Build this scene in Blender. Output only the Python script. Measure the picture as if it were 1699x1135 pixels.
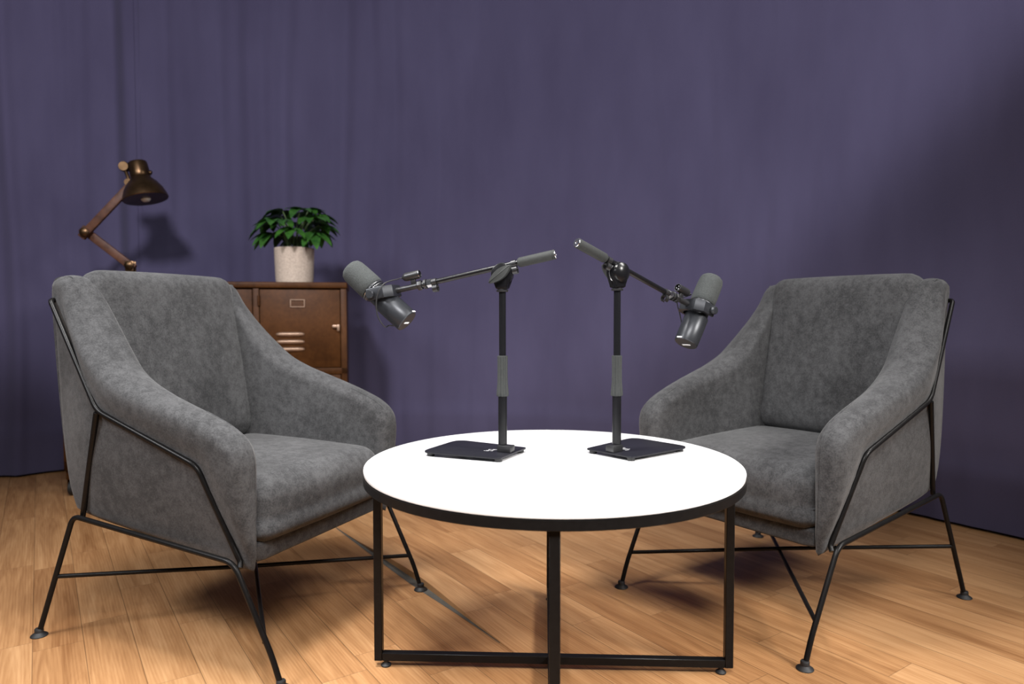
import bpy, bmesh, math, random
import mathutils, mathutils.geometry
import numpy as np
from mathutils import Vector as V, Matrix as M

for o in list(bpy.data.objects):
    bpy.data.objects.remove(o, do_unlink=True)
S = bpy.context.scene
COL = S.collection
R = math.radians
rnd = random.Random(7)

# ------------------------------------------------------------------ camera, world, lights, exposure
F_PX = 1146.07
PITCH, ROLL, CAM_Z = 0.0392006, -0.0014843, 0.775418
cd = bpy.data.cameras.new('camera')
cam = bpy.data.objects.new('camera', cd)
COL.objects.link(cam)
cd.sensor_width = 36.0
cd.lens = 36.0 * F_PX / 1699.0
cd.clip_start = 0.05
fw = V((0, math.cos(PITCH), -math.sin(PITCH)))
up0 = V((0, math.sin(PITCH), math.cos(PITCH)))
rt0 = V((1, 0, 0))
rt = math.cos(ROLL) * rt0 + math.sin(ROLL) * up0
up = -math.sin(ROLL) * rt0 + math.cos(ROLL) * up0
cam.matrix_world = M(((rt.x, up.x, -fw.x, 0), (rt.y, up.y, -fw.y, 0), (rt.z, up.z, -fw.z, CAM_Z), (0, 0, 0, 1)))
cd.dof.use_dof = True
cd.dof.focus_distance = 1.55
cd.dof.aperture_fstop = 3.2
S.camera = cam

w = bpy.data.worlds.new('room_ambient')
S.world = w
w.use_nodes = True
w.node_tree.nodes['Background'].inputs[0].default_value = (0.80, 0.88, 1.0, 1)
w.node_tree.nodes['Background'].inputs[1].default_value = 0.06


def area_light(name, loc, target, size, power, color, size_y=None, spread=180):
    d = bpy.data.lights.new(name, 'AREA')
    d.energy = power
    d.color = color
    d.shape = 'RECTANGLE'
    d.size = size
    d.size_y = size_y or size
    d.spread = R(spread)
    o = bpy.data.objects.new(name, d)
    COL.objects.link(o)
    o.location = loc
    o.rotation_euler = (V(target) - V(loc)).to_track_quat('-Z', 'Y').to_euler()
    return o


def spot_light(name, loc, direction, deg, blend, radius, power, color):
    d = bpy.data.lights.new(name, 'SPOT')
    d.energy = power
    d.color = color
    d.spot_size = R(deg)
    d.spot_blend = blend
    d.shadow_soft_size = radius
    o = bpy.data.objects.new(name, d)
    COL.objects.link(o)
    o.location = loc
    o.rotation_euler = V(direction).to_track_quat('-Z', 'Y').to_euler()
    return o


area_light('softbox_left', (-2.0, 0.50, 2.20), (0.20, 1.75, 0.3), 0.6, 30, (0.98, 0.98, 1.0), 0.6, 130)
area_light('softbox_right', (1.65, 1.40, 2.40), (-0.40, 1.60, 0.3), 0.6, 14, (1.0, 0.97, 0.94), 0.6, 110)
area_light('added_fill_far_right', (2.2, 0.10, 2.0), (0.10, 1.50, 0.1), 0.6, 14, (1.0, 0.97, 0.93), 0.6, 60)  # added narrow fill that brightens the floor under the table
area_light('softbox_overhead', (-0.70, 1.30, 2.50), (-0.30, 1.50, 0.0), 0.6, 29, (1.0, 0.98, 0.95), 0.6, 106)
area_light('softbox_front', (0.0, -0.30, 2.35), (0.00, 1.65, 0.4), 0.9, 15, (1.0, 0.98, 0.96), 0.6, 74)
spot_light('added_curtain_spot', (-0.9, 0.6, 2.4), (-0.048, 0.722, 0.690), 163, 0.12, 0.15, 290, (0.95, 0.93, 1.0))  # added spot, aimed so its cone edge cuts a diagonal across the curtain

S.view_settings.view_transform = 'Standard'
S.view_settings.look = 'None'
S.view_settings.gamma = 1.0
S.view_settings.use_curve_mapping = False
S.view_settings.exposure = 0.0


# ------------------------------------------------------------------ material helpers
def new_mat(name):
    m = bpy.data.materials.new(name)
    m.use_nodes = True
    nt = m.node_tree
    return m, nt, nt.nodes['Principled BSDF']


def node(nt, kind, **kw):
    n = nt.nodes.new(kind)
    for k, v in kw.items():
        setattr(n, k, v)
    return n


def ramp(nt, fac, stops):
    r = node(nt, 'ShaderNodeValToRGB')
    el = r.color_ramp.elements
    while len(el) < len(stops):
        el.new(0.5)
    for e, (p, c) in zip(el, stops):
        e.position = p
        e.color = (*c, 1)
    nt.links.new(fac, r.inputs[0])
    return r.outputs[0]


def noise(nt, scale, detail=3, rough=0.55, stretch=None, coord='Object'):
    tc = node(nt, 'ShaderNodeTexCoord')
    out = tc.outputs[coord]
    if stretch:
        mp = node(nt, 'ShaderNodeMapping')
        mp.inputs['Scale'].default_value = stretch
        nt.links.new(out, mp.inputs[0])
        out = mp.outputs[0]
    n = node(nt, 'ShaderNodeTexNoise')
    n.inputs['Scale'].default_value = scale
    n.inputs['Detail'].default_value = detail
    n.inputs['Roughness'].default_value = rough
    nt.links.new(out, n.inputs['Vector'])
    return n.outputs['Fac']


def bump(nt, bsdf, height, strength, dist):
    b = node(nt, 'ShaderNodeBump')
    b.inputs['Strength'].default_value = strength
    b.inputs['Distance'].default_value = dist
    nt.links.new(height, b.inputs['Height'])
    nt.links.new(b.outputs[0], bsdf.inputs['Normal'])


def plain(name, col, rough=0.5, metal=0.0, var=0.0, scale=40, bmp=0.0, coat=0.0, spec=0.5):
    m, nt, b = new_mat(name)
    b.inputs['Specular IOR Level'].default_value = spec
    b.inputs['Roughness'].default_value = rough
    b.inputs['Metallic'].default_value = metal
    b.inputs['Coat Weight'].default_value = coat
    f = noise(nt, scale)
    lo = tuple(c * (1 - var) for c in col)
    hi = tuple(min(1, c * (1 + var)) for c in col)
    nt.links.new(ramp(nt, f, [(0.3, lo), (0.7, hi)]), b.inputs['Base Color'])
    if bmp:
        bump(nt, b, f, bmp, 0.002)
    return m


def fabric_mat(name, lo, hi, sheen=0.12):
    m, nt, b = new_mat(name)
    big = noise(nt, 7, 5, 0.6)
    fine = noise(nt, 260, 3, 0.7)
    mid = noise(nt, 55, 4, 0.65)
    a = node(nt, 'ShaderNodeMath', operation='MULTIPLY_ADD')
    nt.links.new(mid, a.inputs[0]); a.inputs[1].default_value = 0.75
    bg = node(nt, 'ShaderNodeMath', operation='MULTIPLY')
    nt.links.new(big, bg.inputs[0]); bg.inputs[1].default_value = 0.6
    nt.links.new(bg.outputs[0], a.inputs[2])
    a2 = node(nt, 'ShaderNodeMath', operation='MULTIPLY_ADD')
    nt.links.new(fine, a2.inputs[0]); a2.inputs[1].default_value = 0.75
    nt.links.new(a.outputs[0], a2.inputs[2])
    dv = node(nt, 'ShaderNodeMath', operation='DIVIDE')
    nt.links.new(a2.outputs[0], dv.inputs[0]); dv.inputs[1].default_value = 2.1
    nt.links.new(ramp(nt, dv.outputs[0], [(0.42, lo), (0.58, hi)]), b.inputs['Base Color'])
    b.inputs['Roughness'].default_value = 0.95
    b.inputs['Specular IOR Level'].default_value = 0.2
    b.inputs['Sheen Weight'].default_value = sheen
    b.inputs['Sheen Roughness'].default_value = 0.45
    bump(nt, b, a2.outputs[0], 0.35, 0.0015)
    return m


MAT = {}
MAT['fabric'] = fabric_mat('charcoal_chenille', (0.027, 0.027, 0.0285), (0.061, 0.061, 0.0635))
MAT['frame'] = plain('black_powder_coat', (0.007, 0.0065, 0.0065), 0.34, 0.0, 0.15, 90, spec=0.14)
MAT['foot'] = plain('black_rubber', (0.010, 0.010, 0.011), 0.6, 0.0, 0.1, 90)
MAT['stand'] = plain('stand_black_paint', (0.006, 0.006, 0.007), 0.25, 0.0, 0.1, 120, spec=0.3)
MAT['grip'] = plain('grey_soft_grip', (0.026, 0.028, 0.0275), 0.7, 0.0, 0.12, 200, 0.2, spec=0.3)
MAT['plate'] = plain('satin_black_plate', (0.010, 0.010, 0.013), 0.35, 0.0, 0.1, 120, spec=0.2)
MAT['chrome'] = plain('polished_steel', (0.62, 0.62, 0.64), 0.22, 1.0, 0.04, 60)
MAT['gunmetal'] = plain('gunmetal', (0.03, 0.03, 0.032), 0.36, 0.5, 0.1, 60)
MAT['mic'] = plain('dark_grey_satin_metal', (0.030, 0.032, 0.037), 0.36, 0.4, 0.06, 80, spec=0.4)
MAT['foam'] = plain('grey_foam', (0.032, 0.0355, 0.0355), 0.95, 0.0, 0.30, 420, 0.5)
MAT['white'] = plain('white_print', (0.8, 0.8, 0.8), 0.5, 0.0, 0.02)
MAT['print'] = plain('grey_print', (0.35, 0.35, 0.36), 0.5, 0.0, 0.02)
MAT['brass'] = plain('aged_bronze', (0.095, 0.055, 0.027), 0.33, 0.9, 0.35, 18)
MAT['wood'] = plain('walnut_arm', (0.085, 0.036, 0.020), 0.5, 0.0, 0.4, 26, spec=0.25)
MAT['bulb'] = plain('frosted_bulb', (0.75, 0.75, 0.72), 0.25, 0.0, 0.02)
MAT['pot'] = plain('cream_stoneware', (0.43, 0.35, 0.28), 0.8, 0.0, 0.16, 120, 0.5)
MAT['soil'] = plain('potting_soil', (0.03, 0.02, 0.013), 0.95, 0.0, 0.4, 150, 0.6)
MAT['stem'] = plain('plant_stem', (0.06, 0.10, 0.03), 0.6, 0.0, 0.3, 40)
MAT['wall'] = plain('painted_wall', (0.30, 0.29, 0.31), 0.9, 0.0, 0.05, 6)


def leaf_mat():
    m, nt, b = new_mat('leaf_green')
    f = noise(nt, 24, 3)
    nt.links.new(ramp(nt, f, [(0.3, (0.010, 0.045, 0.008)), (0.7, (0.040, 0.125, 0.016))]), b.inputs['Base Color'])
    b.inputs['Roughness'].default_value = 0.4
    return m


MAT['leaf'] = leaf_mat()


def locker_mat():
    m, nt, b = new_mat('rusty_brown_locker_steel')
    f = noise(nt, 5, 6, 0.65)
    g = noise(nt, 60, 3, 0.6)
    mx = node(nt, 'ShaderNodeMath', operation='MULTIPLY_ADD')
    nt.links.new(g, mx.inputs[0]); mx.inputs[1].default_value = 0.35
    nt.links.new(f, mx.inputs[2])
    nt.links.new(ramp(nt, mx.outputs[0], [(0.42, (0.021, 0.0070, 0.0012)), (0.62, (0.043, 0.0150, 0.0030)), (0.85, (0.070, 0.026, 0.0065))]), b.inputs['Base Color'])
    b.inputs['Metallic'].default_value = 0.1
    b.inputs['Specular IOR Level'].default_value = 0.15
    b.inputs['Roughness'].default_value = 0.5
    bump(nt, b, g, 0.08, 0.001)
    return m


MAT['locker'] = locker_mat()
MAT['locker_gap'] = plain('dark_locker_interior', (0.012, 0.008, 0.006), 0.8)
MAT['louvre'] = plain('worn_steel_edge', (0.30, 0.20, 0.14), 0.4, 0.6, 0.1, 60)


def tabletop_mat():
    m, nt, b = new_mat('white_marble_print')
    f = noise(nt, 2.6, 8, 0.62)
    nt.links.new(ramp(nt, f, [(0.40, (0.86, 0.86, 0.86)), (0.485, (0.80, 0.80, 0.81)), (0.53, (0.86, 0.86, 0.86))]), b.inputs['Base Color'])
    b.inputs['Roughness'].default_value = 0.25
    return m


MAT['top'] = tabletop_mat()


def curtain_mat():
    m, nt, b = new_mat('purple_molton_curtain')
    f = noise(nt, 3, 4, 0.6, (1, 1, 0.35))
    g = noise(nt, 330, 2, 0.6, (1, 1, 0.6))
    mx = node(nt, 'ShaderNodeMath', operation='MULTIPLY_ADD')
    nt.links.new(g, mx.inputs[0]); mx.inputs[1].default_value = 0.3
    nt.links.new(f, mx.inputs[2])
    nt.links.new(ramp(nt, mx.outputs[0], [(0.45, (0.066, 0.059, 0.110)), (0.85, (0.084, 0.076, 0.138))]), b.inputs['Base Color'])
    b.inputs['Roughness'].default_value = 0.95
    b.inputs['Specular IOR Level'].default_value = 0.15
    b.inputs['Sheen Weight'].default_value = 0.15
    bump(nt, b, g, 0.25, 0.001)
    return m


MAT['curtain'] = curtain_mat()

PLANK_ANG = R(124.4)          # direction the floorboards run
PD = V((math.cos(PLANK_ANG), math.sin(PLANK_ANG)))
PN = V((math.sin(PLANK_ANG), -math.cos(PLANK_ANG)))   # across the boards
PITCH_W = 0.1009


def floor_mat():
    m, nt, b = new_mat('oak_laminate')
    geo = node(nt, 'ShaderNodeNewGeometry')
    sep = node(nt, 'ShaderNodeSeparateXYZ')
    nt.links.new(geo.outputs['Position'], sep.inputs[0])

    def mth(op, a, bb=None, c=None):
        n = node(nt, 'ShaderNodeMath', operation=op)
        for i, x in enumerate((a, bb, c)):
            if x is None:
                continue
            if isinstance(x, (int, float)):
                n.inputs[i].default_value = x
            else:
                nt.links.new(x, n.inputs[i])
        return n.outputs[0]
    X, Y = sep.outputs[0], sep.outputs[1]
    across = mth('ADD', mth('MULTIPLY', X, PN.x), mth('MULTIPLY', Y, PN.y))
    along = mth('ADD', mth('MULTIPLY', X, PD.x), mth('MULTIPLY', Y, PD.y))
    u = mth('DIVIDE', mth('ADD', across, 0.030), PITCH_W)
    row = mth('FLOOR', u)
    fu = mth('FRACT', u)
    wn = node(nt, 'ShaderNodeTexWhiteNoise', noise_dimensions='1D')
    nt.links.new(row, wn.inputs['W'])
    L = 0.62
    vv = mth('ADD', mth('DIVIDE', along, L), mth('MULTIPLY', wn.outputs['Value'], 5.0))
    col = mth('FLOOR', vv)
    fv = mth('FRACT', vv)
    wn2 = node(nt, 'ShaderNodeTexWhiteNoise', noise_dimensions='2D')
    cxy = node(nt, 'ShaderNodeCombineXYZ')
    nt.links.new(row, cxy.inputs[0]); nt.links.new(col, cxy.inputs[1])
    nt.links.new(cxy.outputs[0], wn2.inputs['Vector'])
    tone = wn2.outputs['Value']
    # grain
    gv = node(nt, 'ShaderNodeCombineXYZ')
    nt.links.new(mth('MULTIPLY', along, 2.2), gv.inputs[0])
    nt.links.new(mth('ADD', mth('MULTIPLY', across, 26.0), mth('MULTIPLY', tone, 37.0)), gv.inputs[1])
    nt.links.new(mth('MULTIPLY', tone, 91.0), gv.inputs[2])
    gn = node(nt, 'ShaderNodeTexNoise')
    gn.inputs['Scale'].default_value = 1.0; gn.inputs['Detail'].default_value = 6; gn.inputs['Roughness'].default_value = 0.62
    gn.inputs['Distortion'].default_value = 0.8
    nt.links.new(gv.outputs[0], gn.inputs['Vector'])
    g2 = node(nt, 'ShaderNodeCombineXYZ')
    nt.links.new(mth('MULTIPLY', along, 9.0), g2.inputs[0])
    nt.links.new(mth('MULTIPLY', across, 190.0), g2.inputs[1])
    fn = node(nt, 'ShaderNodeTexNoise')
    fn.inputs['Scale'].default_value = 1.0; fn.inputs['Detail'].default_value = 3
    nt.links.new(g2.outputs[0], fn.inputs['Vector'])
    # cathedral rings
    wv = node(nt, 'ShaderNodeTexWave', wave_type='RINGS', rings_direction='Z')
    wc = node(nt, 'ShaderNodeCombineXYZ')
    nt.links.new(mth('MULTIPLY', mth('SUBTRACT', fv, 0.45), 0.11), wc.inputs[0])
    nt.links.new(mth('MULTIPLY', mth('SUBTRACT', fu, mth('ADD', 0.2, mth('MULTIPLY', tone, 0.6))), 0.42), wc.inputs[1])
    wv.inputs['Scale'].default_value = 11.0; wv.inputs['Distortion'].default_value = 3.5; wv.inputs['Detail Scale'].default_value = 2.0; wv.inputs['Detail'].default_value = 2
    nt.links.new(wc.outputs[0], wv.inputs['Vector'])
    fac = mth('ADD', mth('ADD', mth('MULTIPLY', gn.outputs['Fac'], 0.62), mth('MULTIPLY', fn.outputs['Fac'], 0.22)),
              mth('ADD', mth('MULTIPLY', mth('SUBTRACT', tone, 0.5), 0.15), mth('MULTIPLY', wv.outputs['Fac'], 0.06)))
    c = ramp(nt, fac, [(0.24, (0.215, 0.095, 0.034)), (0.45, (0.36, 0.185, 0.078)), (0.66, (0.50, 0.285, 0.135))])
    # seams between boards
    e1 = mth('MULTIPLY', mth('MINIMUM', fu, mth('SUBTRACT', 1.0, fu)), PITCH_W)
    e2 = mth('MULTIPLY', mth('MINIMUM', fv, mth('SUBTRACT', 1.0, fv)), L)
    e = mth('MINIMUM', e1, mth('ADD', e2, 0.0003))
    sm = node(nt, 'ShaderNodeMapRange', interpolation_type='SMOOTHSTEP')
    sm.inputs['From Min'].default_value = 0.0002; sm.inputs['From Max'].default_value = 0.0016
    nt.links.new(e, sm.inputs['Value'])
    mixc = node(nt, 'ShaderNodeMix', data_type='RGBA')
    nt.links.new(mth('ADD', mth('MULTIPLY', sm.outputs[0], 0.55), 0.45), mixc.inputs[0])
    mixc.inputs[6].default_value = (0.05, 0.022, 0.009, 1)
    nt.links.new(c, mixc.inputs[7])
    nt.links.new(mixc.outputs[2], b.inputs['Base Color'])
    b.inputs['Roughness'].default_value = 0.46
    b.inputs['Specular IOR Level'].default_value = 0.35
    bump(nt, b, mth('ADD', mth('MULTIPLY', fn.outputs['Fac'], 0.25), sm.outputs[0]), 0.25, 0.0012)
    return m


MAT['floor'] = floor_mat()


# ------------------------------------------------------------------ mesh helpers
def finish(bm, name, mat, parent=None, loc=None, sharp=38):
    bmesh.ops.recalc_face_normals(bm, faces=bm.faces)
    lim = R(sharp)
    for f in bm.faces:
        f.smooth = True
    for e in bm.edges:
        if len(e.link_faces) == 2 and e.calc_face_angle(0) > lim:
            e.smooth = False
    me = bpy.data.meshes.new(name)
    bm.to_mesh(me)
    bm.free()
    o = bpy.data.objects.new(name, me)
    COL.objects.link(o)
    if mat is not None:
        me.materials.append(mat)
    if parent is not None:
        o.parent = parent
    if loc is not None:
        o.location = loc
    return o


def tag(o, label, cat, group=None):
    o['label'] = label
    o['category'] = cat
    if group:
        o['group'] = group
    return o


def thing(name, label, cat, loc=(0, 0, 0), rz=0.0, group=None):
    o = bpy.data.objects.new(name, None)
    COL.objects.link(o)
    o.empty_display_size = 0.1
    o.location = loc
    o.rotation_euler = (0, 0, rz)
    return tag(o, label, cat, group)


def structure(o):
    o['kind'] = 'structure'
    return o


def fillet(pts, rad, n=6):
    pts = [V(p) for p in pts]
    out = [pts[0]]
    for i in range(1, len(pts) - 1):
        a, b, c = pts[i - 1], pts[i], pts[i + 1]
        da, dc = (a - b), (c - b)
        t = min(rad, da.length * 0.45, dc.length * 0.45)
        p0, p1 = b + da.normalized() * t, b + dc.normalized() * t
        for k in range(n + 1):
            s = k / n
            out.append((1 - s) ** 2 * p0 + 2 * s * (1 - s) * b + s * s * p1)
    out.append(pts[-1])
    return out


def catmull(pts, n=8, closed=False):
    pts = [V(p) for p in pts]
    N = len(pts)
    out = []
    for i in range(N if closed else N - 1):
        if closed:
            p0, p1, p2, p3 = pts[(i - 1) % N], pts[i], pts[(i + 1) % N], pts[(i + 2) % N]
        else:
            p0, p1, p2, p3 = pts[max(i - 1, 0)], pts[i], pts[i + 1], pts[min(i + 2, N - 1)]
        for k in range(n):
            t = k / n
            out.append(0.5 * ((2 * p1) + (-p0 + p2) * t + (2 * p0 - 5 * p1 + 4 * p2 - p3) * t * t + (-p0 + 3 * p1 - 3 * p2 + p3) * t ** 3))
    if not closed:
        out.append(pts[-1])
    return out


def tube(bm, pts, r, seg=12, caps=True):
    pts = [V(p) for p in pts]
    n = len(pts)
    rs = r if isinstance(r, (list, tuple)) else [r] * n
    tang = []
    for i in range(n):
        d = pts[min(i + 1, n - 1)] - pts[max(i - 1, 0)]
        tang.append(d.normalized())
    ref = V((0, 0, 1)) if abs(tang[0].z) < 0.9 else V((1, 0, 0))
    u = tang[0].cross(ref).normalized()
    rings = []
    for i in range(n):
        u = (u - tang[i] * u.dot(tang[i])).normalized()
        v = tang[i].cross(u)
        rings.append([bm.verts.new(pts[i] + rs[i] * (math.cos(2 * math.pi * k / seg) * u + math.sin(2 * math.pi * k / seg) * v)) for k in range(seg)])
    for a, b in zip(rings, rings[1:]):
        for k in range(seg):
            bm.faces.new((a[k], a[(k + 1) % seg], b[(k + 1) % seg], b[k]))
    if caps:
        bm.faces.new(rings[0][::-1])
        bm.faces.new(rings[-1])


def lathe(bm, prof, seg=32, mat=None, closed=False):
    """prof: (radius, height) pairs turned about local Z"""
    mat = mat or M.Identity(4)
    rings = []
    for r, z in prof:
        if r < 1e-6:
            rings.append([bm.verts.new(mat @ V((0, 0, z)))])
        else:
            rings.append([bm.verts.new(mat @ V((r * math.cos(2 * math.pi * k / seg), r * math.sin(2 * math.pi * k / seg), z))) for k in range(seg)])
    pairs = list(zip(rings, rings[1:]))
    if closed:
        pairs.append((rings[-1], rings[0]))
    for a, b in pairs:
        for k in range(seg):
            k2 = (k + 1) % seg
            if len(a) == 1 and len(b) == 1:
                continue
            if len(a) == 1:
                bm.faces.new((a[0], b[k], b[k2]))
            elif len(b) == 1:
                bm.faces.new((a[k], b[0], a[k2]))
            else:
                bm.faces.new((a[k], b[k], b[k2], a[k2]))
    if not closed:
        if len(rings[0]) > 1:
            bm.faces.new(rings[0])
        if len(rings[-1]) > 1:
            bm.faces.new(rings[-1])


def axes(x, y, z, loc=(0, 0, 0)):
    x, y, z = V(x), V(y), V(z)
    return M(((x.x, y.x, z.x, loc[0]), (x.y, y.y, z.y, loc[1]), (x.z, y.z, z.z, loc[2]), (0, 0, 0, 1)))


def along(direction, loc=(0, 0, 0)):
    """matrix whose local Z points along direction"""
    z = V(direction).normalized()
    ref = V((0, 0, 1)) if abs(z.z) < 0.95 else V((1, 0, 0))
    x = ref.cross(z).normalized()
    return axes(x, z.cross(x), z, loc)


def box(bm, c, size, mat=None, bev=0.0, seg=2):
    """box of full size about c in the frame mat"""
    mat = mat or M.Identity(4)
    t = bmesh.new()
    bmesh.ops.create_cube(t, size=1.0)
    bmesh.ops.scale(t, vec=V(size), verts=t.verts)
    if bev:
        bmesh.ops.bevel(t, geom=list(t.edges), offset=bev, segments=seg, profile=0.5, affect='EDGES')
    bmesh.ops.translate(t, vec=V(c), verts=t.verts)
    add(bm, t, mat)


def add(bm, t, mat=None):
    mat = mat or M.Identity(4)
    mp = {v: bm.verts.new(mat @ v.co) for v in t.verts}
    for f in t.faces:
        bm.faces.new([mp[v] for v in f.verts])
    t.free()


def soft_box(bm, hx, hy, hz, r, mat=None, n=18, puff=(0, 0, 0), warp=None):
    """upholstery block: rounded box with half sizes, crowned by puff per axis"""
    mat = mat or M.Identity(4)
    t = bmesh.new()
    bmesh.ops.create_cube(t, size=2.0)
    bmesh.ops.subdivide_edges(t, edges=list(t.edges), cuts=n, use_grid_fill=True)
    for v in t.verts:
        c = v.co.copy()
        q = V((c.x * hx, c.y * hy, c.z * hz))
        # push sample density towards the rounded edges
        q = V([h * (abs(a) ** 0.8) * (1 if a >= 0 else -1) for a, h in zip(c, (hx, hy, hz))])
        inner = V((max(-hx + r, min(hx - r, q.x)), max(-hy + r, min(hy - r, q.y)), max(-hz + r, min(hz - r, q.z))))
        d = q - inner
        if d.length > 1e-9:
            q = inner + d.normalized() * min(r, d.length if d.length < r else r)
        fx, fy, fz = q.x / hx, q.y / hy, q.z / hz
        g = lambda a: max(0.0, 1 - a * a)
        q.x += puff[0] * fx * g(fy) ** 0.7 * g(fz) ** 0.7
        q.y += puff[1] * fy * g(fx) ** 0.7 * g(fz) ** 0.7
        q.z += puff[2] * fz * g(fx) ** 0.7 * g(fy) ** 0.7
        if warp:
            q = warp(q)
        v.co = q
    add(bm, t, mat)


def extrude_poly(bm, pts, z0, z1, mat=None, bev=0.0):
    """flat outline (x, y) extruded z0..z1"""
    mat = mat or M.Identity(4)
    t = bmesh.new()
    lo = [t.verts.new((p[0], p[1], z0)) for p in pts]
    hi = [t.verts.new((p[0], p[1], z1)) for p in pts]
    n = len(pts)
    t.faces.new(lo[::-1])
    t.faces.new(hi)
    for k in range(n):
        t.faces.new((lo[k], lo[(k + 1) % n], hi[(k + 1) % n], hi[k]))
    if bev:
        ed = [e for e in t.edges if abs(e.verts[0].co.z - e.verts[1].co.z) < 1e-9]
        bmesh.ops.bevel(t, geom=ed, offset=bev, segments=2, profile=0.5, affect='EDGES')
    add(bm, t, mat)


def copy_tree(o, parent=None):
    c = o.copy()
    COL.objects.link(c)
    if parent is not None:
        c.parent = parent
    for ch in list(o.children):
        copy_tree(ch, c)
    return c


# ------------------------------------------------------------------ the room: floor, walls, curtains
SEAM_C = 9 * PITCH_W - 0.030       # the board joint where one sheet of flooring rides up


def world_from_cs(c, s):
    p = PN * c + PD * s
    return p.x, p.y


def edge_shift(s):
    return 0.013 * math.exp(-((s - 1.78) / 0.42) ** 2)


def lift(c, s):
    d = c - SEAM_C
    if d < 0:
        return 0.0
    return 0.020 * math.exp(-((s - 1.80) / 0.34) ** 2) * math.exp(-d / 0.13)


bm = bmesh.new()
cs_left = [-3.6, -2.0, -1.0, -0.3, 0.3, 0.6, 0.8, SEAM_C]
cs_right = [SEAM_C, SEAM_C + 0.01, SEAM_C + 0.03, SEAM_C + 0.06, SEAM_C + 0.1, SEAM_C + 0.16, SEAM_C + 0.25, SEAM_C + 0.4, SEAM_C + 0.7, 2.2, 3.0, 3.8]
ss = [-2.2, -1.0, 0.0, 0.5] + [0.7 + 0.05 * k for k in range(44)] + [3.0, 3.6, 4.6]


def floor_part(cs, raised):
    grid = []
    for c in cs:
        colv = []
        for s in ss:
            x, y = world_from_cs(c + edge_shift(s) * math.exp(-abs(c - SEAM_C) / 0.08), s)
            colv.append(bm.verts.new((x, y, lift(c, s) if raised else 0.0)))
        grid.append(colv)
    for a, b in zip(grid, grid[1:]):
        for k in range(len(ss) - 1):
            bm.faces.new((a[k], b[k], b[k + 1], a[k + 1]))
    return grid


g1 = floor_part(cs_left, False)
g2 = floor_part(cs_right, True)
for k in range(len(ss) - 1):       # the edge of the raised sheet
    if g2[0][k].co.z > 1e-5 or g2[0][k + 1].co.z > 1e-5:
        bm.faces.new((g1[-1][k], g1[-1][k + 1], g2[0][k + 1], g2[0][k]))
fl = structure(finish(bm, 'floor', MAT['floor']))
for p in fl.data.polygons:
    if p.normal.z < 0:
        p.flip()

# grey underlay showing where the two sheets part
b = bmesh.new()
va, vb = [], []
for k in range(25):
    s_ = 1.34 + 1.1 * k / 24
    wd = 0.024 * math.exp(-((s_ - 1.80) / 0.30) ** 2) + 0.008 * math.exp(-((s_ - 2.2) / 0.25) ** 2)
    e_ = SEAM_C + edge_shift(s_)
    x, y = world_from_cs(e_ - wd, s_)
    va.append(b.verts.new((x, y, 0.0006)))
    x, y = world_from_cs(e_ + 0.0, s_)
    vb.append(b.verts.new((x, y, 0.0006)))
for k in range(24):
    b.faces.new((va[k], vb[k], vb[k + 1], va[k + 1]))
structure(finish(b, 'trim_1', plain('grey_underlay', (0.075, 0.07, 0.062), 0.8, 0.0, 0.2, 30)))

# the two curtain lines meet in a corner behind the table
DL = V((math.cos(R(34.4)), math.sin(R(34.4))))
DR = V((math.cos(R(-55.6)), math.sin(R(-55.6))))
PLp = V((-2.335, 3.333))
PRp = V((1.635, 2.494))
det = DL.x * (-DR.y) - (-DR.x) * DL.y
dq = PRp - PLp
tL = (dq.x * (-DR.y) - (-DR.x) * dq.y) / det
CORNER = PLp + DL * tL
H_ROOM = 3.0


def curtain_path(step=0.01, rad=2.3):
    """points (x, y, nx, ny) along the curtain from far left to far right; n faces the room"""
    pts = []
    nL = V((DL.y, -DL.x))
    nR = V((DR.y, -DR.x))
    L1, L2 = 4.6, 4.4
    s = L1
    while s > rad:
        p = CORNER - DL * s
        pts.append((p, nL))
        s -= step
    cen = CORNER - DL * rad + nL * rad
    n = int(rad * math.pi / 2 / step)
    for k in range(n + 1):
        a = k / n * math.pi / 2
        nn = nL * math.cos(a) + nR * math.sin(a)
        pts.append((cen - nn * rad, nn))
    s = rad + step
    while s < L2:
        pts.append((CORNER + DR * s, nR))
        s += step
    return pts


cpath = curtain_path()
split = min(range(len(cpath)), key=lambda i: (cpath[i][0] - V((-1.928, 3.597))).length)
wr = random.Random(21)
waves = [(wr.uniform(0.26, 0.62), wr.uniform(0, 6.28), wr.uniform(0.5, 1.0)) for _ in range(5)]
waves_s = [(wr.uniform(0.10, 0.19), wr.uniform(0, 6.28), wr.uniform(0.3, 0.8)) for _ in range(6)]


def fold(s, z):
    dr = 0.05 * math.sin(z * 1.3 + s * 2.1) + 0.02 * math.sin(z * 2.9 + s * 5.0)
    t = s + dr * 0.35
    a = sum(w_ * math.sin(6.283 * t / l + p) for l, p, w_ in waves) * 0.0045
    b = sum(w_ * math.sin(6.283 * t / l + p) for l, p, w_ in waves_s) * 0.0030
    # narrow gathered pleats
    pl = max(0.0, math.sin(6.283 * t / 0.27 + 1.3 * math.sin(t * 3.1))) ** 3 * 0.012
    k = 1.7 if s < 2.4 else max(0.16, 1.7 - (s - 2.4) * 0.8)
    fine = 0.0012 * math.sin(t * 61 + 2 * math.sin(z * 3)) + 0.0015 * math.sin(t * 37 + 1.5 * math.sin(z * 2.2 + 1)) * math.sin(z * 1.7 + t * 2)
    return (a + b + pl) * k + fine


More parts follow.
